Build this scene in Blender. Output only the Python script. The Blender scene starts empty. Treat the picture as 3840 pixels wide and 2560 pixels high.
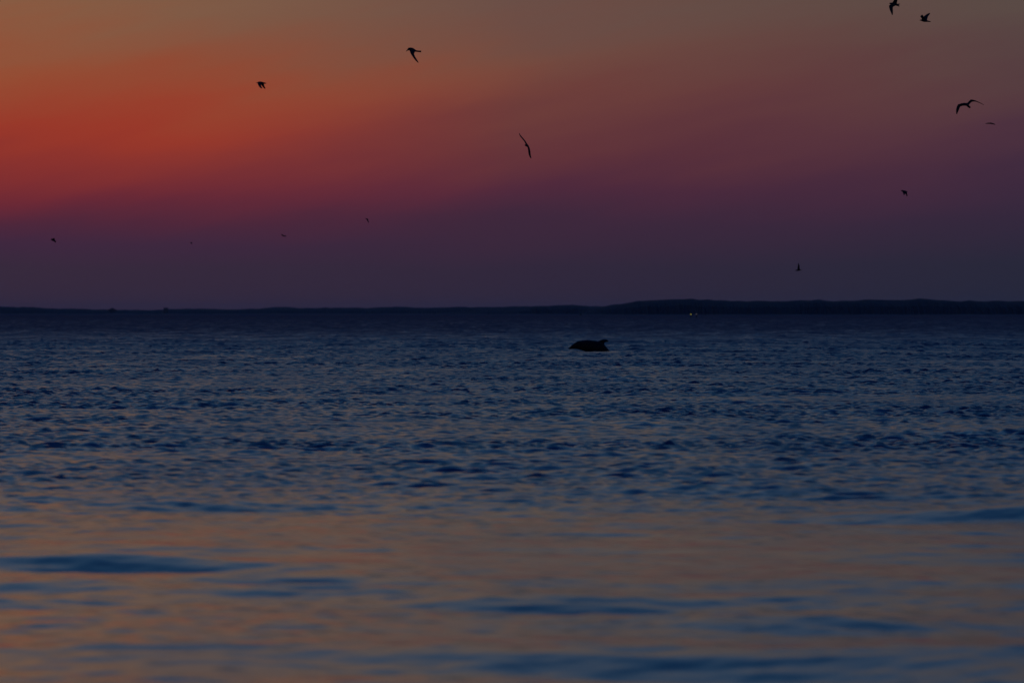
import bpy, math, random
import numpy as np
from mathutils import Vector, Matrix

random.seed(7)
RNG = np.random.default_rng(11)
R = math.radians
scene = bpy.context.scene
col = scene.collection

# ------------------------------------------------------------------ camera
CAM_H = 1.5                      # the photographer stands on a beach, lens 1.5 m above the water
FPX = 32000.0                    # 300 mm lens on a 36 mm sensor, in pixels of a 3840 px wide picture
YH = 1172.0                      # the row where the horizon at infinity falls
PITCH = -math.atan((1280.0 - YH) / FPX)
cam_data = bpy.data.cameras.new('camera')
cam = bpy.data.objects.new('camera', cam_data)
col.objects.link(cam)
cam_data.lens = 300.0
cam_data.sensor_width = 36.0
cam_data.clip_start = 0.1
cam_data.clip_end = 60000.0
cam.location = (0.0, 0.0, CAM_H)
cam.rotation_euler = (R(90) + PITCH, 0.0, 0.0)
cam_data.dof.use_dof = True
cam_data.dof.focus_distance = 200.0
cam_data.dof.aperture_fstop = 8.0
cam_data.dof.aperture_blades = 0
scene.camera = cam


def at(px, py, d):
    """The point of the place that lies d metres out along the sight line through a pixel."""
    vx, vy = (px - 1920.0) / FPX, (1280.0 - py) / FPX
    m = cam.rotation_euler.to_matrix()
    return Vector((0, 0, CAM_H)) + m @ Vector((vx * d, vy * d, -d))


# ------------------------------------------------------------------ sky
def lin(c):
    out = []
    for v in c:
        v = v / 255.0
        out.append(v / 12.92 if v <= 0.04045 else ((v + 0.055) / 1.055) ** 2.4)
    return (*out, 1.0)


SUN_AZ = R(-6.0)                 # the sun has gone down just left of the frame
SUN_EL = R(-3.5)

LEFT = [(0.0, (51, 41, 58)), (.31, (57, 42, 60)), (.45, (64, 40, 63)), (.58, (82, 39, 58)), (.74, (108, 41, 53)),
        (.92, (132, 48, 47)), (1.2, (154, 56, 41)), (1.65, (150, 77, 51)), (2.1, (134, 94, 69)), (3.5, (136, 103, 80)),
        (6.5, (121, 101, 88)), (11.0, (80, 100, 124)), (18.0, (42, 84, 124)), (30.0, (9, 46, 106)), (90.0, (4, 24, 82))]
MID = [(0.0, (45, 40, 57)), (.31, (51, 40, 59)), (.62, (64, 40, 60)), (.83, (82, 42, 60)), (1.03, (99, 51, 57)),
       (1.4, (113, 64, 58)), (1.75, (113, 74, 64)), (2.1, (107, 79, 71)), (3.5, (114, 95, 82)), (6.5, (106, 97, 91)),
       (11.0, (75, 97, 122)), (18.0, (39, 81, 121)), (30.0, (9, 44, 104)), (90.0, (4, 24, 82))]
RIGHT = [(0.0, (34, 38, 54)), (.31, (41, 40, 57)), (.65, (53, 40, 60)), (.95, (63, 42, 62)), (1.2, (75, 48, 63)),
         (1.5, (85, 58, 63)), (2.1, (90, 74, 69)), (3.5, (91, 80, 77)), (6.5, (86, 82, 84)), (11.0, (67, 89, 116)),
         (18.0, (36, 76, 116)), (30.0, (9, 42, 100)), (90.0, (4, 24, 82))]

world = bpy.data.worlds.new('World')
scene.world = world
world.use_nodes = True
nt = world.node_tree
nt.nodes.clear()
N = nt.nodes.new
L = nt.links.new


def math_node(tree, op, a, b=None, clamp=False):
    n = tree.nodes.new('ShaderNodeMath')
    n.operation = op
    n.use_clamp = clamp
    for i, v in enumerate((a, b)):
        if v is None:
            continue
        if isinstance(v, (int, float)):
            n.inputs[i].default_value = v
        else:
            tree.links.new(v, n.inputs[i])
    return n.outputs[0]


tc = N('ShaderNodeTexCoord')
sep = N('ShaderNodeSeparateXYZ')
L(tc.outputs['Generated'], sep.inputs[0])
el = math_node(nt, 'ARCSINE', sep.outputs['Z'])
az = math_node(nt, 'ARCTAN2', sep.outputs['X'], sep.outputs['Y'])
# thin uneven veil of high cloud: it only shifts the bands a little
tilt = math_node(nt, 'SUBTRACT', sep.outputs['Z'], math_node(nt, 'MULTIPLY', sep.outputs['X'], 0.20))
veil_xyz = N('ShaderNodeCombineXYZ')
L(math_node(nt, 'MULTIPLY', sep.outputs['X'], 17.0), veil_xyz.inputs[0])
L(math_node(nt, 'MULTIPLY', sep.outputs['Y'], 17.0), veil_xyz.inputs[1])
L(math_node(nt, 'MULTIPLY', tilt, 110.0), veil_xyz.inputs[2])
veil = N('ShaderNodeTexNoise')
veil.inputs['Scale'].default_value = 1.0
veil.inputs['Detail'].default_value = 4.0
veil.inputs['Roughness'].default_value = 0.55
L(veil_xyz.outputs[0], veil.inputs['Vector'])
wob = math_node(nt, 'MULTIPLY', math_node(nt, 'SUBTRACT', veil.outputs[0], 0.5), 0.55)
wob1 = math_node(nt, 'ADD', wob, 1.0)
e_abs = math_node(nt, 'MULTIPLY', math_node(nt, 'ABSOLUTE', el), wob1)
t_el = math_node(nt, 'POWER', math_node(nt, 'MULTIPLY', e_abs, 1.0 / R(90)), 1.0 / 3.0, True)
d_az = math_node(nt, 'ABSOLUTE', math_node(nt, 'SUBTRACT', az, R(-4.93)))
u = math_node(nt, 'MULTIPLY', math_node(nt, 'SUBTRACT', d_az, R(1.5)), 1.0 / R(6.86))


def ramp(stops):
    r = N('ShaderNodeValToRGB')
    r.color_ramp.interpolation = 'LINEAR'
    els = r.color_ramp.elements
    while len(els) > 1:
        els.remove(els[-1])
    for i, (e, c) in enumerate(stops):
        p = (e / 90.0) ** (1 / 3)
        k = els[0] if i == 0 else els.new(p)
        k.position = p
        k.color = lin(c)
    L(t_el, r.inputs[0])
    return r.outputs[0]


def mix(f, a, b):
    m = N('ShaderNodeMix')
    m.data_type = 'RGBA'
    L(f, m.inputs[0])
    L(a, m.inputs[6])
    L(b, m.inputs[7])
    return m.outputs[2]


# a thin slanting sheet of cloud, lit from below, that carries the orange up towards the middle of the sky
line = math_node(nt, 'ADD', math_node(nt, 'MULTIPLY', az, 0.14), R(1.64))
off = math_node(nt, 'MULTIPLY', math_node(nt, 'SUBTRACT', math_node(nt, 'MULTIPLY', math_node(nt, 'ABSOLUTE', el), wob1), line), 1.0 / R(0.24))
sheet = math_node(nt, 'EXPONENT', math_node(nt, 'MULTIPLY', math_node(nt, 'MULTIPLY', off, off), -1.0))
fade = math_node(nt, 'SUBTRACT', 1.0, math_node(nt, 'MULTIPLY', math_node(nt, 'ABSOLUTE', math_node(nt, 'SUBTRACT', az, R(-2.0))), 1.0 / R(3.6)), True)
u = math_node(nt, 'SUBTRACT', u, math_node(nt, 'MULTIPLY', math_node(nt, 'MULTIPLY', sheet, fade), 0.15))
f1 = math_node(nt, 'POWER', math_node(nt, 'MULTIPLY', u, 2.0, True), 1.4)
f2 = math_node(nt, 'SUBTRACT', math_node(nt, 'MULTIPLY', u, 2.0), 1.0, True)
glow = mix(f2, mix(f1, ramp(LEFT), ramp(MID)), ramp(RIGHT))
bg = N('ShaderNodeBackground')
L(glow, bg.inputs[0])
bg.inputs[1].default_value = 1.0
out = N('ShaderNodeOutputWorld')
L(bg.outputs[0], out.inputs[0])

scene.view_settings.view_transform = 'Standard'
scene.view_settings.look = 'None'
scene.view_settings.gamma = 1.0
scene.view_settings.use_curve_mapping = False
scene.view_settings.exposure = 0.0

# ------------------------------------------------------------------ helpers


def tag(o, label=None, cat=None, group=None, kind=None):
    for k, v in (('label', label), ('category', cat), ('group', group), ('kind', kind)):
        if v:
            o[k] = v
    return o


def link_mesh(name, me, mat, parent=None, loc=None):
    o = bpy.data.objects.new(name, me)
    me.name = name
    if mat:
        me.materials.append(mat)
    col.objects.link(o)
    if parent:
        o.parent = parent
    if loc is not None:
        o.location = loc
    return o


def shade_smooth(me):
    me.polygons.foreach_set('use_smooth', np.ones(len(me.polygons), dtype=bool))


def material(name, color, rough=0.7, noise=None):
    m = bpy.data.materials.new(name)
    m.use_nodes = True
    t = m.node_tree
    b = t.nodes['Principled BSDF']
    b.inputs['Roughness'].default_value = rough
    b.inputs['Base Color'].default_value = (*color, 1)
    if noise:
        scale, lo, hi = noise
        co = t.nodes.new('ShaderNodeTexCoord')
        n = t.nodes.new('ShaderNodeTexNoise')
        n.inputs['Scale'].default_value = scale
        n.inputs['Detail'].default_value = 4
        t.links.new(co.outputs['Object'], n.inputs['Vector'])
        r = t.nodes.new('ShaderNodeValToRGB')
        r.color_ramp.elements[0].position = .35
        r.color_ramp.elements[1].position = .65
        r.color_ramp.elements[0].color = (*[c * lo for c in color], 1)
        r.color_ramp.elements[1].color = (*[min(1, c * hi) for c in color], 1)
        t.links.new(n.outputs[0], r.inputs[0])
        t.links.new(r.outputs[0], b.inputs['Base Color'])
    return m


# ------------------------------------------------------------------ water
def wave_patch(size, n, lo, hi, peak, slope_rms, wind, spread, seed):
    """A tile of sea surface: random waves between two wavelengths, travelling about one direction."""
    g = np.random.default_rng(seed)
    k1 = np.fft.fftfreq(n, d=size / n) * 2 * np.pi
    kx, ky = np.meshgrid(k1, k1)
    k = np.hypot(kx, ky)
    k[0, 0] = 1e-6
    kp = 2 * np.pi / peak
    spec = np.exp(-0.9 * (kp / k) ** 2) * k ** -4.0
    spec *= (k > 2 * np.pi / hi) * (k < 2 * np.pi / lo)
    cosd = (kx * wind[0] + ky * wind[1]) / k
    spec *= np.abs(cosd) ** spread + 0.04
    spec[0, 0] = 0
    f = (g.normal(size=(n, n)) + 1j * g.normal(size=(n, n))) * np.sqrt(spec)
    h = np.real(np.fft.ifft2(f))
    gy, gx = np.gradient(h, size / n)
    s = math.sqrt(float((gx ** 2 + gy ** 2).mean()))
    h = h * (slope_rms / s)
    return h.astype(np.float32)


def sample(h, size, x, y):
    n = h.shape[0]
    u_, v_ = (x / size * n), (y / size * n)
    i0, j0 = np.floor(u_).astype(np.int64), np.floor(v_).astype(np.int64)
    fu, fv = (u_ - i0).astype(np.float32), (v_ - j0).astype(np.float32)
    i0 %= n
    j0 %= n
    i1, j1 = (i0 + 1) % n, (j0 + 1) % n
    return (h[j0, i0] * (1 - fu) * (1 - fv) + h[j0, i1] * fu * (1 - fv)
            + h[j1, i0] * (1 - fu) * fv + h[j1, i1] * fu * fv)


def rot2(x, y, a):
    return x * math.cos(a) - y * math.sin(a), x * math.sin(a) + y * math.cos(a)


W_SWELL = wave_patch(113.0, 1024, 1.6, 14.0, 4.2, 0.048, (0.12, 0.99), 2.2, 1)
W_CHOP = wave_patch(61.0, 1024, 0.42, 2.2, 0.36, 0.094, (-0.25, 0.97), 1.0, 2)
W_RIPPLE = wave_patch(23.0, 1024, 0.13, 0.7, 0.26, 0.160, (0.2, 0.98), 1.0, 3)
GUST = wave_patch(400.0, 512, 3.0, 120.0, 22.0, 0.05, (0.0, 1.0), 0, 4)
GUST /= GUST.std()
SETS = wave_patch(90.0, 512, 1.5, 24.0, 7.0, 0.05, (0.0, 1.0), 0, 6)
SETS /= SETS.std()


DOLPHIN = at(2215, 1318, 329.0)


def gust_at(x, y):
    """Breeze: the water lies sheltered close to the beach and is ruffled further out."""
    r = np.hypot(x, y)
    shelter = 0.32 + 0.98 * np.clip((r - 58.0) / 38.0, 0, 1) ** 1.2
    return shelter * np.clip(1.0 + 0.20 * sample(GUST, 400.0, x, y), 0.4, 1.7)


def height_at(x, y, cell):
    g = gust_at(x, y)
    r = np.hypot(x, y)
    # the low swell comes in loose sets: long calm stretches between a few steeper humps
    sets = np.clip(0.62 + 0.62 * sample(SETS, 90.0, x * 0.8, y), 0.12, 2.4)
    w = sample(W_SWELL, 113.0, x, y)
    h = w * sets * (0.72 - 0.30 * np.clip((r - 60.0) / 50.0, 0, 1)) * (1 + np.clip((r - 340.0) / 220.0, 0, 4.0)) * np.clip(1.6 - cell / 60.0, 0, 1)
    # rings spreading from the dolphin
    q = np.hypot((x - DOLPHIN[0]) * 0.75, y - DOLPHIN[1])
    h = h + 0.010 * np.exp(-np.abs(q - 0.8) / 1.3) * np.cos(q * 2 * np.pi / 0.55)
    # the slick that the surfacing body leaves on the water
    slick = 1 - 0.7 * np.exp(-((x - DOLPHIN[0]) / 1.3) ** 4 - ((y - DOLPHIN[1] + 7.0) / 9.0) ** 4)
    h = h * slick
    g = g * slick
    xa, ya = rot2(x, y, 0.31)
    h = h + g * (1 + np.clip((r - 130.0) / 260.0, 0, 1.7)) * sample(W_CHOP, 61.0, xa, ya) * np.clip(2.0 - cell / 8.0, 0, 1)
    xb, yb = rot2(x, y, -0.43)
    h = h + g * sample(W_RIPPLE, 23.0, xb, yb) * np.clip(2.0 - cell / 0.16, 0, 1)
    return h


def build_water():
    # rows: distance from the beach; columns: bearing. Fine where the lens looks, coarser elsewhere.
    rows = [0.6]
    while rows[-1] < 22000:
        r = rows[-1]
        if r < 26:
            d = 0.5
        elif r < 70:
            d = 0.09
        elif r < 200:
            d = 0.092 + (r - 70) / 130 * 0.048
        elif r < 430:
            d = 0.14 + (r - 200) / 230 * 0.20
        else:
            d = 0.34 * (r / 430.0) ** 3.2
        rows.append(r + d)
    r = np.array(rows)
    dr = np.gradient(r)
    # columns: a fine middle part, eight metres more to each side at a coarser step, then the rest of the circle
    fine = np.linspace(-1, 1, 340)
    flank = np.linspace(0, 1, 46)[1:] ** 1.3
    side = np.linspace(0, 1, 23)[1:] ** 2.0
    half = np.clip(np.degrees(np.arctan(4.5 / r)), 3.75, 40.0)
    wide = np.clip(np.degrees(np.arctan(np.tan(np.radians(half)) + 8.5 / r)), half + 0.1, 75.0)
    h_, w_ = half[:, None], wide[:, None]
    right = np.concatenate([h_ + (w_ - h_) * flank[None, :], w_ + (180 - w_) * side[None, :]], 1)
    deg = np.concatenate([-right[:, ::-1], h_ * fine[None, :], right], 1)
    AA = np.radians(deg)
    RR = r[:, None] * np.ones_like(AA)
    nr, na = AA.shape
    X = RR * np.sin(AA)
    Y = RR * np.cos(AA)
    cell = np.maximum(dr[:, None] * np.ones((1, na)), np.abs(RR * np.gradient(AA, axis=1)) * 0.5)
    Z = height_at(X.ravel(), Y.ravel(), cell.ravel().astype(np.float32))
    co = np.stack([X.ravel(), Y.ravel(), Z], 1).astype(np.float32)
    i = np.arange(nr - 1)[:, None] * na + np.arange(na - 1)[None, :]
    quads = np.stack([i, i + 1, i + 1 + na, i + na], -1).reshape(-1, 4)[:, ::-1]
    me = bpy.data.meshes.new('water')
    me.vertices.add(len(co))
    me.vertices.foreach_set('co', co.ravel())
    nq = len(quads)
    me.loops.add(nq * 4)
    me.loops.foreach_set('vertex_index', quads.ravel().astype(np.int32))
    me.polygons.add(nq)
    me.polygons.foreach_set('loop_start', (np.arange(nq) * 4).astype(np.int32))
    me.polygons.foreach_set('loop_total', np.full(nq, 4, dtype=np.int32))
    me.update(calc_edges=True)
    shade_smooth(me)
    print('water', nr, na, nq)
    return me


def water_material():
    m = bpy.data.materials.new('sea_water')
    m.use_nodes = True
    t = m.node_tree
    b = t.nodes['Principled BSDF']
    b.inputs['Base Color'].default_value = (0.002, 0.017, 0.058, 1)
    b.inputs['IOR'].default_value = 1.333
    geo = t.nodes.new('ShaderNodeNewGeometry')
    # water sheltered by the beach is glassier, offshore the breeze roughens it
    s = t.nodes.new('ShaderNodeSeparateXYZ')
    t.links.new(geo.outputs['Position'], s.inputs[0])
    bands = []
    for (d0, d1, v0, v1) in ((60, 330, 0.13, 0.27), (330, 800, 0.0, 0.34), (800, 3000, 0.0, 0.25)):
        mr = t.nodes.new('ShaderNodeMapRange')
        mr.inputs['From Min'].default_value = d0
        mr.inputs['From Max'].default_value = d1
        mr.inputs['To Min'].default_value = v0
        mr.inputs['To Max'].default_value = v1
        t.links.new(s.outputs['Y'], mr.inputs[0])
        bands.append(mr.outputs[0])
    calm = math_node(t, 'ADD', math_node(t, 'ADD', bands[0], bands[1]), bands[2])
    # cat's paws: puffs of breeze that ruffle patches of the surface
    mp = t.nodes.new('ShaderNodeMapping')
    mp.inputs['Scale'].default_value = (1 / 2.2, 1 / 30.0, 1.0)
    t.links.new(geo.outputs['Position'], mp.inputs['Vector'])
    nz = t.nodes.new('ShaderNodeTexNoise')
    nz.inputs['Scale'].default_value = 1.0
    nz.inputs['Detail'].default_value = 5.0
    nz.inputs['Roughness'].default_value = 0.65
    t.links.new(mp.outputs[0], nz.inputs['Vector'])
    puff = math_node(t, 'ADD', math_node(t, 'MULTIPLY', math_node(t, 'SUBTRACT', nz.outputs[0], 0.5), 1.9), 1.0)
    rough = math_node(t, 'MULTIPLY', calm, puff)
    t.links.new(rough, b.inputs['Roughness'])
    return m


water = link_mesh('water', build_water(), water_material())
tag(water, 'dark blue rippled bay water with smoother brown reflections close to the beach', None, None, 'structure')

# ------------------------------------------------------------------ far shores
M_WOOD = material('woodland_leaves', (0.016, 0.022, 0.024), 1.0, (0.2, 0.6, 1.4))
M_SAND = material('shore_sand', (0.10, 0.09, 0.08), 0.9, (0.05, 0.7, 1.2))


def shore_strip(name_land, name_wood, prof, d, depth, crown, seed, label_land, label_wood):
    """A low bank with a mass of trees on it; prof gives the skyline as (pixel column, pixel row)."""
    px = np.array([p[0] for p in prof], float)
    py = np.array([p[1] for p in prof], float)
    n = int((px[-1] - px[0]) / 3840 * 1500) + 8
    s = np.linspace(px[0], px[-1], n)
    top = CAM_H + (YH - np.interp(s, px, py)) / FPX * d
    g = np.random.default_rng(seed)
    rows = 9
    y_off = np.linspace(0, depth, rows)
    x = (s - 1920) / FPX * d
    base = 0.55
    bumps = np.zeros((rows, n))
    for wl, amp in ((60.0, 0.4), (26.0, 0.45), (11.0, 0.35), (5.0, 0.25)):
        for k in range(rows):
            step = max(2, int(n / max(1.0, (x[-1] - x[0]) / wl)) + 1)
            own = g.normal(size=int((x[-1] - x[0]) / wl) + 3)
            ctrl = own if k == 0 else ctrl * 0.9 + own * 0.42
            bumps[k] += amp * np.interp(np.linspace(0, len(ctrl) - 1, n), np.arange(len(ctrl)), ctrl)
    shape = np.array([0.0, 0.55, 0.8, 0.92, 1.0, 0.97, 0.9, 0.6, 0.0])[:, None]
    h = np.maximum(top - base, 0.15)[None, :]
    z = base + shape * (h + crown * bumps * np.minimum(1, h / 4.0))
    z = np.maximum(z, base - 0.02)
    yj = y_off[:, None] + g.normal(size=(rows, n)) * 2.0
    verts = [(x[j], d + yj[i, j], z[i, j]) for i in range(rows) for j in range(n)]
    faces = [(i * n + j, i * n + j + 1, (i + 1) * n + j + 1, (i + 1) * n + j) for i in range(rows - 1) for j in range(n - 1)]
    me = bpy.data.meshes.new(name_wood)
    me.from_pydata(verts, [], faces)
    wood = link_mesh(name_wood, me, M_WOOD)
    tag(wood, label_wood, None, None, 'stuff')
    # the bank itself: a low sandy slope that runs into the water
    cs = [(-14.0, -0.5), (-9.0, 0.12), (-4.0, 0.38), (4.0, 0.54), (depth + 6, 0.54), (depth + 30, -0.5)]
    verts = []
    for (dy, zz) in cs:
        for j in range(0, n, 4):
            verts.append((x[j], d + dy + g.normal() * 1.2, zz + (g.normal() * 0.05 if zz > 0 else 0)))
    m_ = len(range(0, n, 4))
    faces = [(i * m_ + j, i * m_ + j + 1, (i + 1) * m_ + j + 1, (i + 1) * m_ + j) for i in range(len(cs) - 1) for j in range(m_ - 1)]
    me = bpy.data.meshes.new(name_land)
    me.from_pydata(verts, [], faces)
    land = link_mesh(name_land, me, M_SAND)
    tag(land, label_land, None, None, 'structure')
    return wood, land


shore_strip('far_shore', 'far_woodland',
            [(-900, 1149), (-300, 1150), (0, 1151), (110, 1152), (180, 1156), (300, 1158), (380, 1159), (470, 1161), (560, 1161.5),
             (620, 1158), (700, 1157), (760, 1159), (860, 1160.5), (960, 1158), (1060, 1155.5), (1160, 1156), (1300, 1155),
             (1420, 1152), (1520, 1150), (1600, 1152), (1750, 1151), (1850, 1151), (1960, 1150), (2060, 1149), (2200, 1150),
             (2300, 1152), (2450, 1154)], 9000, 160, 0.75, 21,
            'low bank of the far shore along the horizon', 'long low line of dark woodland on the far shore')
shore_strip('distant_ridge', 'distant_woodland',
            [(940, 1162), (990, 1152.5), (1030, 1150), (1060, 1149.5), (1095, 1152), (1130, 1158), (1170, 1164)], 11500, 180, 0.5, 22,
            'bank of the most distant ridge behind the far shore', 'faint rounded wooded rise behind the far shore')
shore_strip('point', 'point_woodland',
            [(1620, 1175), (1700, 1168), (1800, 1165), (1850, 1162), (1900, 1166), (1960, 1158), (2000, 1147), (2040, 1144),
             (2090, 1142.5), (2150, 1142), (2190, 1146), (2225, 1156), (2260, 1162), (2330, 1168)], 7000, 140, 0.6, 23,
            'low bank of the wooded point', 'dark rounded woodland on the low point in the middle of the horizon')
shore_strip('headland', 'headland_woodland',
            [(2180, 1176), (2240, 1158), (2290, 1147), (2360, 1136), (2400, 1128), (2480, 1125), (2560, 1122), (2680, 1122),
             (2820, 1125), (2960, 1128), (3020, 1124), (3120, 1126), (3260, 1122), (3340, 1125), (3440, 1126), (3510, 1122),
             (3640, 1126), (3840, 1127), (4200, 1125), (4900, 1130)], 5200, 160, 0.8, 24,
            'low bank of the big dark headland', 'broad dark woodland covering the headland at the right')

# ------------------------------------------------------------------ loft + fuse tools
def loft(rings, closed_caps=True):
    """rings: list of equal-length lists of points -> verts, faces of a closed shell."""
    v, f = [], []
    n = len(rings[0])
    for ring in rings:
        v.extend([tuple(p) for p in ring])
    for i in range(len(rings) - 1):
        for j in range(n):
            a, b = i * n + j, i * n + (j + 1) % n
            f.append((a, b, b + n, a + n))
    if closed_caps:
        f.append(tuple(range(n))[::-1])
        f.append(tuple(range((len(rings) - 1) * n, len(rings) * n)))
    return v, f


def tube_rings(pts, n=12):
    """pts: (x, y, z, half width across, half height) along a spine."""
    rings = []
    P = [Vector(p[:3]) for p in pts]
    for i, p in enumerate(pts):
        t = (P[min(i + 1, len(P) - 1)] - P[max(i - 1, 0)]).normalized()
        side = Vector((0, 1, 0)) - t * t.y
        side.normalize()
        up = side.cross(t).normalized()
        rings.append([P[i] + side * (p[3] * math.cos(q)) + up * (p[4] * math.sin(q))
                      for q in [2 * math.pi * k / n for k in range(n)]])
    return rings


def blade_rings(secs, n=8):
    """secs: (leading point, trailing point, thickness): a wing, tail feather or fin with a rounded section."""
    rings = []
    C = [(Vector(a) + Vector(b)) / 2 for a, b, _ in secs]
    for i, (a, b, th) in enumerate(secs):
        a, b = Vector(a), Vector(b)
        span = (C[min(i + 1, len(C) - 1)] - C[max(i - 1, 0)])
        ch = b - a
        nrm = span.cross(ch)
        if nrm.length < 1e-9:
            nrm = Vector((0, 1, 0))
        nrm.normalize()
        ring = []
        for k in range(n):
            q = 2 * math.pi * k / n
            w = (1 - math.cos(q)) / 2
            camber = 0.35 * th * math.sin(math.pi * w)
            ring.append(a + ch * w + nrm * (math.sin(q) * th / 2 * (1.15 - 0.5 * w) + camber))
        rings.append(ring)
    return rings


def fuse(name, shells, voxel, smooth=3):
    """Melts overlapping closed shells into one continuous skin."""
    v, f = [], []
    for (sv, sf) in shells:
        o = len(v)
        v += sv
        f += [tuple(k + o for k in q) for q in sf]
    me = bpy.data.meshes.new(name + '_raw')
    me.from_pydata(v, [], f)
    me.update()
    tmp = bpy.data.objects.new(name + '_raw', me)
    col.objects.link(tmp)
    md = tmp.modifiers.new('skin', 'REMESH')
    md.mode = 'VOXEL'
    md.voxel_size = voxel
    sm = tmp.modifiers.new('soft', 'SMOOTH')
    sm.factor = 0.5
    sm.iterations = smooth
    dg = bpy.context.evaluated_depsgraph_get()
    res = bpy.data.meshes.new_from_object(tmp.evaluated_get(dg))
    bpy.data.objects.remove(tmp)
    bpy.data.meshes.remove(me)
    shade_smooth(res)
    return res


# ------------------------------------------------------------------ dolphin
def dolphin_material():
    m = material('dolphin_skin', (0.008, 0.009, 0.011), 0.5, (6.0, 0.7, 1.3))
    m.node_tree.nodes['Principled BSDF'].inputs['Specular IOR Level'].default_value = 0.1
    return m


def build_dolphin():
    d = 329.0
    s = d / FPX
    o = at(2215, 1318, d)
    o.z = 0.0

    def P(px, py):
        p = at(px, py, d)
        return (p.x - o.x, p.z - o.z)

    # skyline of the back from the brow to the tail stock, then the hidden run under the water
    back = [(2130, 1307, .03), (2133, 1303.5, .07), (2145, 1291.5, .20), (2160, 1281, .31), (2178, 1276, .39),
            (2197, 1274, .45), (2217, 1275, .50), (2236, 1277.5, .50), (2255, 1283, .48), (2270, 1295, .44), (2280, 1307, .38),
            (2290, 1319, .32), (2303, 1334, .26), (2318, 1350, .18), (2334, 1366, .12)]
    pts = []
    for (px, py, dia) in back:
        x, z = P(px, py)
        pts.append((x, z, dia))
    spine = []
    for i, (x, z, dia) in enumerate(pts):
        a, b = pts[max(i - 1, 0)], pts[min(i + 1, len(pts) - 1)]
        t = Vector((b[0] - a[0], 0, b[1] - a[1])).normalized()
        nrm = Vector((t.z, 0, -t.x))
        c = Vector((x, 0, z)) + nrm * dia * 0.5
        spine.append((c.x, 0.0, c.z, dia * 0.47, dia * 0.5))
    shells = [loft(tube_rings(spine, 20))]
    # dorsal fin, swept back with a hooked tip
    def F(px, py):
        x, z = P(px, py)
        return Vector((x, 0, z))
    fin = [(F(2234, 1292), F(2270, 1300), .085), (F(2237, 1281), F(2267, 1291), .075), (F(2247, 1276.5), F(2266.5, 1286), .055),
           (F(2258, 1273), F(2268.5, 1284), .044), (F(2267, 1271.8), F(2275, 1283), .036), (F(2277, 1272.5), F(2284, 1281.5), .026)]
    shells.append(loft(blade_rings(fin, 12)))
    # flippers and flukes, under the water
    for sd in (-1, 1):
        bx, bz = P(2165, 1318)
        shells.append(loft(blade_rings([
            (Vector((bx - .10, sd * .12, bz)), Vector((bx + .08, sd * .12, bz)), .05),
            (Vector((bx - .02, sd * .30, bz - .12)), Vector((bx + .14, sd * .30, bz - .12)), .035),
            (Vector((bx + .16, sd * .42, bz - .22)), Vector((bx + .22, sd * .42, bz - .22)), .02)], 8)))
        tx, tz = P(2336, 1368)
        shells.append(loft(blade_rings([
            (Vector((tx - .06, 0, tz + .05)), Vector((tx + .12, 0, tz - .08)), .05),
            (Vector((tx + .02, sd * .16, tz)), Vector((tx + .17, sd * .15, tz - .12)), .04),
            (Vector((tx + .16, sd * .33, tz - .12)), Vector((tx + .22, sd * .33, tz - .16)), .022)], 8)))
    me = fuse('dolphin', shells, 0.014, 4)
    ob = link_mesh('dolphin', me, dolphin_material(), None, o)
    tag(ob, 'black dolphin arching its back and hooked dorsal fin out of the dark water', 'dolphin')
    return ob


build_dolphin()

# ------------------------------------------------------------------ seabirds
M_PLUM = material('bird_plumage', (0.010, 0.010, 0.012), 0.9, (9.0, 0.7, 1.3))
M_BEAK = material('bird_beak', (0.05, 0.022, 0.015), 0.5, (20.0, 0.8, 1.2))


def bird(label, d, centre, spine, wings, tails=(), beak=None, group='seabirds flying over the bay'):
    """All shapes are given as (pixel column, pixel row, depth in the same unit); depth runs away from the beach."""
    s = d / FPX
    o = at(centre[0], centre[1], d)

    def V(p):
        return Vector(((p[0] - centre[0]) * s, (p[2] if len(p) > 2 else 0) * s, -(p[1] - centre[1]) * s))

    shells = []
    rings = tube_rings([(*V(p[:3]), (p[3] + .35) * s, (p[4] + .35) * s) for p in spine], 12)
    shells.append(loft(rings))
    for w in list(wings) + list(tails):
        secs = []
        for a, b, th in w:
            a, b = V(a), V(b)
            e = (b - a).normalized() * 0.75 * s
            secs.append((a - e, b + e, th * s * 1.4))
        shells.append(loft(blade_rings(secs, 10)))
    me = fuse('bird', shells, max(0.55 * s, 0.0035), 1)
    ob = link_mesh('bird', me, M_PLUM, None, o)
    tag(ob, label, 'bird', group)
    if beak:
        p0, p1, r = beak
        a, b = V(p0), V(p1)
        pts = [(*a, r * s, r * s), (*(a.lerp(b, .55)), r * .62 * s, r * .7 * s), (*b, r * .12 * s, r * .12 * s)]
        v, f = loft(tube_rings(pts, 8))
        bm = bpy.data.meshes.new('beak')
        bm.from_pydata(v, [], f)
        shade_smooth(bm)
        bm.update()
        link_mesh('beak', bm, M_BEAK, ob)
    return ob


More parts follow.
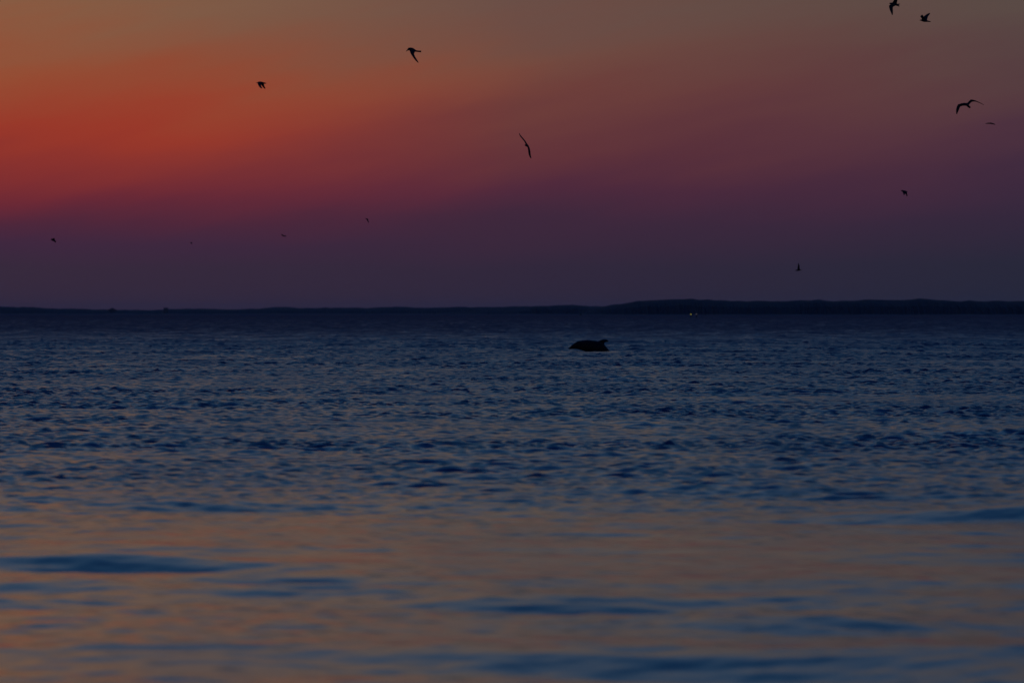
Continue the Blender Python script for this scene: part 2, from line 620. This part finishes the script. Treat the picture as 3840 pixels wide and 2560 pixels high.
# large one upper left of centre, wings swept down, forked tail
bird('large tern with bowed head, forked tail and wings swung down, left of centre', 205, (1545, 190),
     [(1529, 187.5, 0, 2.5, 3), (1533.5, 184.6, 0, 4.6, 4.8), (1539, 184.6, 0, 6, 5.6), (1547, 187, 0, 6.6, 6.4), (1554, 190, 0, 5.2, 4.6),
      (1561, 192.2, 0, 3.4, 2.6), (1567, 193, 0, 2.2, 1.8)],
     [[((1536, 190, -4), (1557, 192, -4), 4), ((1541, 203, -16), (1552.5, 203.5, -16), 3.2), ((1547, 212.5, -25), (1556, 213, -25), 2.8),
       ((1556.3, 225, -34), (1563.2, 225, -34), 2.4), ((1564, 233, -39), (1568, 233, -39), 2.0), ((1568, 237, -42), (1570, 237.3, -42), 1.4)],
      [((1537, 190, 4), (1556, 192, 4), 4), ((1541.6, 203, 15), (1552, 203.5, 15), 3.2), ((1548, 213, 24), (1555.5, 213, 24), 2.8),
       ((1556.8, 225, 33), (1562.6, 225, 33), 2.2), ((1564.5, 232, 38), (1567, 232, 38), 1.6)]],
     [[((1560, 190, 0), (1560, 194.3, 0), 4), ((1570, 191, 1), (1570, 193.6, 1), 3), ((1580, 191.2, 3), (1580, 192.6, 3), 1.6)],
      [((1560, 190.5, 0), (1560, 194.6, 0), 4), ((1570, 192.5, -1), (1570, 195.6, -1), 3), ((1579.5, 195.2, -3), (1579.5, 196.9, -3), 1.6)]],
     ((1529.5, 187.6, 0), (1522.3, 193.7, 0), 2.4))

bird('compact tern with both short wings pointing down, over the orange part of the sky', 300, (980, 314),
     [(966, 310.8, 0, 2, 1.8), (971, 310, 0, 3.6, 3.2), (977, 311, 0, 4.6, 4.6), (984, 312.2, 0, 4.4, 4.2), (990, 312.4, 0, 3, 2.6), (997, 312.8, 0, 1.6, 1.2)],
     [[((965.8, 312, -3), (981, 314, -3), 3), ((969.6, 320.5, -12), (979, 320.5, -12), 2.8), ((973.2, 327, -20), (980.5, 326.6, -20), 2.4),
       ((977.6, 331, -26), (982.6, 330, -26), 2), ((981.5, 333, -29), (984.6, 333, -29), 1.4)],
      [((977, 313, 4), (989, 314, 4), 3), ((981.6, 321, 12), (990, 321, 12), 2.6), ((986.2, 327, 20), (992, 326, 20), 2.2),
       ((990, 330.8, 25), (994, 329.4, 25), 1.8), ((992.5, 332.8, 27), (994.5, 331.5, 27), 1.4)]],
     [[((988, 310.5, 0), (988, 314, 0), 3), ((999, 312.2, 1), (998, 313.4, 1), 1.5)]],
     ((966.5, 310.8, 0), (959.8, 311.4, 0), 1.6))

bird('thin gull banking on edge with long wings tilted steeply, middle of the sky', 190, (1975, 546),
     [(1968.3, 544.5, -8, 1.8, 1.8), (1972, 545.3, -5, 3.2, 3), (1976.5, 546.5, 0, 4, 4), (1979.5, 549, 8, 3.4, 3.2), (1981, 553, 16, 2, 2)],
     [[((1973, 547, 3), (1981.5, 546, 3), 3.2), ((1971.2, 537.5, -8), (1975.6, 537.5, 4), 3), ((1966.6, 529, -10), (1970.6, 529, 2), 2.6),
       ((1958.8, 519.8, -9), (1963.2, 519.8, 2), 2.4), ((1952.3, 512.5, -6), (1956.5, 512.5, 2), 2.2), ((1948.6, 505.8, -2), (1951, 505.8, 3), 1.8),
       ((1947.6, 500, 1), (1948.8, 500, 3), 1.3)],
      [((1974, 546, 0), (1982, 545.5, 0), 3.2), ((1979.3, 555, -5), (1985.4, 554.5, 5), 3), ((1981, 565.4, -6), (1988, 565.4, 4), 2.8),
       ((1982.6, 577.8, -4), (1989.2, 577.8, 4), 2.6), ((1986, 587.6, -2), (1990.9, 587.8, 3), 2.2), ((1990.4, 594, 0), (1992.4, 594.6, 2), 1.4)]],
     group='seabirds flying over the bay')

bird('fork tailed tern cut by the top edge, one wing up and one down', 210, (3352, 17),
     [(3336.5, 13.6, 0, 2, 1.8), (3340.5, 13.8, 0, 3.6, 3), (3347, 15.6, 0, 5, 4.6), (3355, 18, 0, 5, 4.4), (3362, 18.8, 0, 3.4, 2.8), (3368, 19.6, 0, 2, 1.8)],
     [[((3345, 13.5, 2), (3363, 14.5, 2), 3.4), ((3350, 5.6, -4), (3363.6, 7.5, -4), 3), ((3354, -1, -8), (3365.4, -1, -8), 2.6),
       ((3359.5, -14, -14), (3368, -13, -14), 2.4), ((3367, -27, -18), (3372, -26, -18), 2), ((3373.5, -37, -20), (3375.5, -37, -20), 1.4)],
      [((3341, 16, 0), (3357, 22, 0), 3.4), ((3333.6, 22.8, -6), (3347.8, 27.5, -6), 3), ((3334.2, 30, -10), (3347.4, 33, -10), 2.8),
       ((3337, 40, -14), (3347.6, 42, -14), 2.4), ((3340.9, 49, -17), (3347.4, 50, -17), 2), ((3344.4, 57.8, -19), (3346.4, 58, -19), 1.3)]],
     [[((3360, 15.6, 0), (3360, 20.5, 0), 3), ((3368, 15.6, 2), (3368, 19.6, 2), 2.4), ((3375.2, 14.8, 4), (3374.6, 17, 4), 1.4)],
      [((3360, 17, 0), (3360, 22, 0), 3), ((3366, 19, -2), (3365, 23, -2), 2.4), ((3372.8, 22.6, -4), (3372, 25.8, -4), 1.4)]],
     ((3337.2, 13.4, 0), (3333.4, 13.7, 0), 1.4))

bird('stocky tern with wings raised in a ragged V near the top right', 210, (3468, 74),
     [(3451.5, 76.6, 0, 1.6, 1.4), (3456, 76.6, 0, 3.2, 3), (3463, 77.8, 0, 4.8, 4.8), (3471, 79, 0, 4.6, 4.4), (3479, 80.6, 0, 2.8, 2.2), (3486, 81.8, 0, 1.6, 1.4)],
     [[((3458.5, 73, 2), (3476, 77, 2), 3.4), ((3462.5, 65, 10), (3478, 70, 10), 3), ((3467.5, 60, 17), (3480.4, 62.5, 17), 2.6),
       ((3477.4, 53.2, 26), (3484, 57.4, 26), 2.2), ((3483.5, 50.2, 31), (3487, 54, 31), 1.8), ((3488.4, 48.6, 34), (3489.6, 49.6, 34), 1.2)],
      [((3457.5, 74, -2), (3470, 75, -2), 3.4), ((3455.4, 69, -12), (3464, 65.5, -12), 3), ((3452.2, 66, -22), (3460, 60.6, -22), 2.4),
       ((3449.8, 64.4, -28), (3457.2, 57, -28), 1.8)]],
     [[((3478, 78, 0), (3478, 82.4, 0), 2.6), ((3486, 80.4, 1), (3486, 83, 1), 2), ((3490.8, 82, 2), (3490, 83.6, 2), 1.2)]],
     ((3452.5, 76.6, 0), (3447.6, 76.8, 0), 1.3))

bird('gull gliding with wide arched wings, upper right of the sky', 215, (3622, 391),
     [(3606, 391.5, -14, 2.2, 2.2), (3611, 391.2, -9, 4, 4), (3618, 391.4, -3, 5, 5), (3626, 393.5, 4, 4.6, 4.6), (3633, 398, 9, 3.2, 3), (3638, 402, 13, 2.4, 2)],
     [[((3607, 387.5, -4), (3619, 396.6, 2), 4), ((3600, 390, -10), (3608, 397.4, -4), 3.4), ((3592, 392.4, -16), (3599.6, 400.6, -10), 3.2),
       ((3587.4, 401, -20), (3597.2, 406.5, -13), 3), ((3585, 410, -22), (3595, 412, -16), 2.6), ((3584.4, 420, -23), (3590.6, 421.5, -19), 2.2),
       ((3585.2, 428.6, -23), (3587.4, 429.2, -21), 1.4)],
      [((3622, 387, 2), (3630, 395.5, 8), 4), ((3629.4, 386.2, 8), (3635, 392, 13), 3.4), ((3635.4, 379.4, 14), (3640, 386.2, 19), 3.2),
       ((3641.5, 373.8, 20), (3646.4, 381.2, 25), 3), ((3649, 374, 24), (3655, 380.4, 29), 2.6), ((3660, 377, 29), (3664, 381.8, 32), 2.2),
       ((3671, 381.8, 33), (3673.4, 385.2, 35), 1.9), ((3684, 388, 37), (3685.4, 390.6, 38), 1.6), ((3692.4, 393.2, 40), (3693, 394.4, 40), 1.1)]],
     [[((3630, 394, 6), (3627, 399.6, 6), 3), ((3636.6, 398.8, 11), (3632.4, 403.4, 11), 2.4), ((3641.6, 402.6, 15), (3637.8, 406.4, 15), 1.6)]])

bird('sliver of a gull seen edge on, below the wide winged one at the right', 330, (3713, 463),
     [(3708, 462.8, -4, 1.4, 1.4), (3713, 462.8, 0, 2.2, 2.2), (3718, 463.8, 4, 1.4, 1.4)],
     [[((3714, 461.4, -3), (3713, 464.4, 3), 2.4), ((3706, 461.3, -3), (3705, 463.6, 3), 2), ((3700, 462.2, -2), (3699.5, 463.8, 2), 1.7), ((3695, 463.4, 0), (3694.8, 464.4, 1), 1.2)],
      [((3712, 461, -3), (3713, 464.6, 3), 2.4), ((3720, 462.2, -3), (3719.6, 465.8, 3), 2), ((3727, 464.8, -2), (3726.4, 467, 2), 1.7), ((3733, 467.4, 0), (3732.6, 468.6, 1), 1.2)]])

bird('small tern diving to the right side with wings folded down, lower right of the sky', 400, (3392, 722),
     [(3379.5, 715.4, 0, 1.6, 1.6), (3384, 716, 0, 3, 2.8), (3390, 718.6, 0, 4, 4), (3396, 723, 0, 3.4, 3.4), (3399, 728, 0, 2.2, 2), (3401.5, 733, 0, 1.4, 1.4)],
     [[((3384, 715, -2), (3394, 724, -2), 2.4), ((3385.4, 722, -10), (3393, 727, -10), 2.2), ((3387, 728, -16), (3391.5, 729.5, -16), 1.8), ((3389, 731.6, -19), (3390.4, 731.8, -19), 1.2)],
      [((3388, 714, 2), (3397, 726, 2), 2.4), ((3394, 714.6, 9), (3399, 725, 9), 2.2), ((3400, 717.2, 15), (3401.6, 723, 15), 1.8), ((3403.2, 719.4, 18), (3403, 721.6, 18), 1.2)]],
     [[((3396, 724, 0), (3400, 724, 0), 2), ((3399, 731, 1), (3402, 730, 1), 1.6), ((3400.6, 736, 2), (3403.4, 735, 2), 1.1)]])

bird('lone tern with its wings raised straight up, low over the dark headland', 420, (2994, 1010),
     [(2982.5, 1014, 0, 1, .9), (2986, 1013.4, 0, 2, 1.7), (2991, 1013, 0, 2.8, 2.4), (2996, 1012.8, 0, 2.6, 2.2), (3001, 1012.6, 0, 1.6, 1.3), (3005.4, 1011.6, 0, 1, .8)],
     [[((2990, 1012, -2), (2999, 1012, -2), 2), ((2991.4, 1004, -9), (2998, 1004, -9), 2), ((2992.4, 996, -15), (2997.4, 996.4, -15), 1.8), ((2993, 990, -19), (2995.8, 991, -19), 1.5), ((2993.2, 986, -21), (2994.2, 986.4, -21), 1.1)],
      [((2990.6, 1012, 2), (2998.6, 1012, 2), 2), ((2992, 1003, 9), (2998, 1003, 9), 2), ((2993, 996, 14), (2997.6, 996.6, 14), 1.7), ((2994, 991, 17), (2996, 991.6, 17), 1.3)]])

bird('small dark bird with folded kite shaped wings, far left low in the sky', 420, (200, 900),
     [(191, 897.8, 0, 1.8, 1.8), (195, 897.6, 0, 2.8, 2.8), (200, 899.6, 0, 3.6, 3.6), (205, 902.6, 0, 2.8, 2.6), (208.5, 906.4, 0, 1.6, 1.6)],
     [[((193, 896, -3), (205, 903, -3), 2.4), ((198, 896, -10), (206.4, 900, -10), 2), ((202, 893.6, -16), (206, 897, -16), 1.6), ((202.8, 892.8, -18), (203.8, 893.6, -18), 1.1)],
      [((192, 898, 3), (205, 905, 3), 2.4), ((194, 899.6, 10), (203, 904.6, 10), 2), ((196.5, 901.6, 15), (200, 904, 15), 1.3)]],
     [[((205, 903, 0), (203, 905.6, 0), 2), ((210.4, 906.4, 0), (208, 909.6, 0), 1.2)]])

bird('tiniest bird, a dark speck over the left far shore', 900, (717.5, 911),
     [(713.8, 910.4, 0, .9, .8), (716, 910.6, 0, 1.8, 1.8), (718.6, 911.2, 0, 1.8, 1.8), (721, 911.2, 0, 1, 1)],
     [[((715, 909.4, -2), (720, 911.6, -2), 1.6), ((714.6, 909.6, -8), (718, 909.6, -8), 1.3), ((716, 908.8, -13), (717, 908.8, -13), 1)],
      [((715, 911, 2), (720.4, 911.8, 2), 1.6), ((717, 913, 8), (720, 912.6, 8), 1.3), ((717.6, 913.6, 13), (718.6, 913.6, 13), 1)]])

bird('tiny bird with a drooping wing low over the far shore, left of the hooked one', 700, (1064, 884),
     [(1056, 880.4, 0, 1, 1), (1059, 882, 0, 2, 2), (1062.5, 884, 0, 1.9, 1.9), (1067, 885.3, 0, 1.4, 1.2), (1071, 885.4, 0, 1.6, 1.6)],
     [[((1057, 881, -2), (1064, 885, -2), 1.7), ((1055.6, 879.4, -8), (1059, 881, -8), 1.4), ((1055, 878.6, -12), (1056, 879, -12), 1)],
      [((1065, 885, 2), (1069, 886, 2), 1.6), ((1069, 882.8, 7), (1072.6, 887, 7), 1.6), ((1071.4, 882.4, 12), (1072.6, 884, 12), 1)]])

bird('little hook shaped bird with one long wing trailing down, low left of centre', 480, (1377, 825),
     [(1371, 820.6, -6, 1, .9), (1374.5, 821, -2, 1.8, 1.6), (1377.6, 822, 2, 2.2, 2), (1379.5, 825, 6, 1.4, 1.4)],
     [[((1374, 820, -2), (1380, 823.4, 2), 2), ((1372, 819.9, -8), (1374.6, 822.6, -4), 1.6), ((1369.4, 820, -14), (1370.4, 821, -13), 1.1)],
      [((1375, 822.6, -2), (1380.2, 822.4, 4), 2), ((1377.8, 828, -6), (1380.6, 828, 0), 1.8), ((1380, 832, -9), (1382.2, 831.4, -4), 1.6), ((1382.4, 835, -10), (1383.6, 834.8, -8), 1.1)]])

# ------------------------------------------------------------------ small things on the far shore
def box(x0, x1, y0, y1, z0, z1):
    v = [(x0, y0, z0), (x1, y0, z0), (x1, y1, z0), (x0, y1, z0), (x0, y0, z1), (x1, y0, z1), (x1, y1, z1), (x0, y1, z1)]
    f = [(0, 3, 2, 1), (4, 5, 6, 7), (0, 1, 5, 4), (1, 2, 6, 5), (2, 3, 7, 6), (3, 0, 4, 7)]
    return v, f


def part(name, vf, mat, parent=None, loc=None):
    me = bpy.data.meshes.new(name)
    me.from_pydata(vf[0], [], vf[1])
    me.update()
    return link_mesh(name, me, mat, parent, loc)


M_WALL = material('weathered_boards', (0.05, 0.05, 0.055), 0.8, (0.6, 0.8, 1.2))
M_ROOF = material('dark_shingles', (0.03, 0.03, 0.034), 0.9, (0.8, 0.8, 1.2))
M_POST = material('tarred_timber', (0.035, 0.03, 0.027), 0.8, (3.0, 0.7, 1.3))

# boxy house above the trees of the far shore
hd = 8900.0
hp = at(622, 1170, hd)
house = bpy.data.objects.new('house', None)
house.location = (hp.x, hp.y, 0.5)
col.objects.link(house)
tag(house, 'tiny boxy house standing above the low far shore at the left', 'house')
htop = CAM_H + (YH - 1153.5) / FPX * hd - 0.5
part('wall', box(-2.4, 2.4, -2.5, 2.5, 0, htop - 0.7), M_WALL, house)
v = [(-2.7, -2.8, htop - .7), (2.7, -2.8, htop - .7), (2.7, 2.8, htop - .7), (-2.7, 2.8, htop - .7), (-2.0, -1.6, htop), (2.0, -1.6, htop), (2.0, 1.6, htop), (-2.0, 1.6, htop)]
part('roof', (v, [(0, 3, 2, 1), (4, 5, 6, 7), (0, 1, 5, 4), (1, 2, 6, 5), (2, 3, 7, 6), (3, 0, 4, 7)]), M_ROOF, house)

# lone tree clump on the far shore
td = 8850.0
tp = at(421, 1170, td)
tree = bpy.data.objects.new('tree', None)
tree.location = (tp.x, tp.y, 0.45)
col.objects.link(tree)
tag(tree, 'lone spreading tree that rises above the low far shore at the left', 'tree')
ttop = CAM_H + (YH - 1153.5) / FPX * td - 0.45
part('trunk', loft(tube_rings([(0, 0, 0, .35, .35), (0.05, 0, ttop * .3, .26, .26), (0, 0.05, ttop * .6, .16, .16)], 8)), M_POST, tree)
cv, cf = [], []
g = np.random.default_rng(5)
while len(cf) < 900:
    q = g.normal(size=3)
    q /= np.linalg.norm(q)
    rad = g.random() ** 0.4
    p = np.array([q[0] * 4.6, q[1] * 4.0, q[2] * ttop * .38]) * rad + np.array([0, 0, ttop * .58])
    if p[2] < 0.5 or p[2] > ttop * (1 - 0.09 * abs(p[0])):
        continue
    a, b = g.normal(size=3), g.normal(size=3)
    a = a / np.linalg.norm(a) * .42
    b = b / np.linalg.norm(b) * .42
    k = len(cv)
    cv += [tuple(p - a), tuple(p + b), tuple(p + a), tuple(p - b)]
    cf.append((k, k + 1, k + 2, k + 3))
part('crown', (cv, cf), M_WOOD, tree)


def lamp_mat(name, color, strength):
    m = bpy.data.materials.new(name)
    m.use_nodes = True
    b = m.node_tree.nodes['Principled BSDF']
    b.inputs['Base Color'].default_value = (*color, 1)
    b.inputs['Emission Color'].default_value = (*color, 1)
    b.inputs['Emission Strength'].default_value = strength
    return m


def shore_light(px, py, d, r, mat, label):
    p = at(px, py, d)
    root = bpy.data.objects.new('shore_light', None)
    root.location = (p.x, p.y, 0)
    col.objects.link(root)
    tag(root, label, 'light', 'lights on posts in front of the headland')
    part('post', loft(tube_rings([(0, 0, -1.5, .12, .12), (0, 0, p.z * .5, .11, .11), (0, 0, p.z - r, .09, .09)], 8)), M_POST, root)
    rings = [(0, 0, p.z - r, r * .35, r * .35), (0, 0, p.z - r * .6, r * .85, r * .85), (0, 0, p.z, r, r), (0, 0, p.z + r * .6, r * .8, r * .8), (0, 0, p.z + r, r * .25, r * .25)]
    part('lantern', loft(tube_rings(rings, 12)), mat, root)
    part('cap', loft(tube_rings([(0, 0, p.z + r, r * .7, r * .7), (0, 0, p.z + r * 1.35, r * .15, r * .15)], 10)), M_POST, root)


shore_light(2590.8, 1178.2, 2400, .13, lamp_mat('yellow_lamp', (1.0, 0.85, 0.05), 0.42), 'bright yellow light at the foot of the dark headland')
shore_light(2612, 1177.6, 2400, .11, lamp_mat('dim_lamp', (0.9, 0.75, 0.6), 0.12), 'dim greyish light just right of the bright yellow one')

# ------------------------------------------------------------------ evening haze over the bay
hz = bpy.data.materials.new('evening_haze')
hz.use_nodes = True
hz.node_tree.nodes.clear()
pv = hz.node_tree.nodes.new('ShaderNodeVolumePrincipled')
pv.inputs['Color'].default_value = (0.86, 0.90, 0.96, 1)
pv.inputs['Density'].default_value = 2.2e-5
pv.inputs['Anisotropy'].default_value = 0.0
ho = hz.node_tree.nodes.new('ShaderNodeOutputMaterial')
hz.node_tree.links.new(pv.outputs[0], ho.inputs['Volume'])
haze = part('haze', box(-24000, 24000, -24000, 24000, -3.0, 24.0), hz)
tag(haze, 'thin dusk haze lying over the bay', None, None, 'stuff')
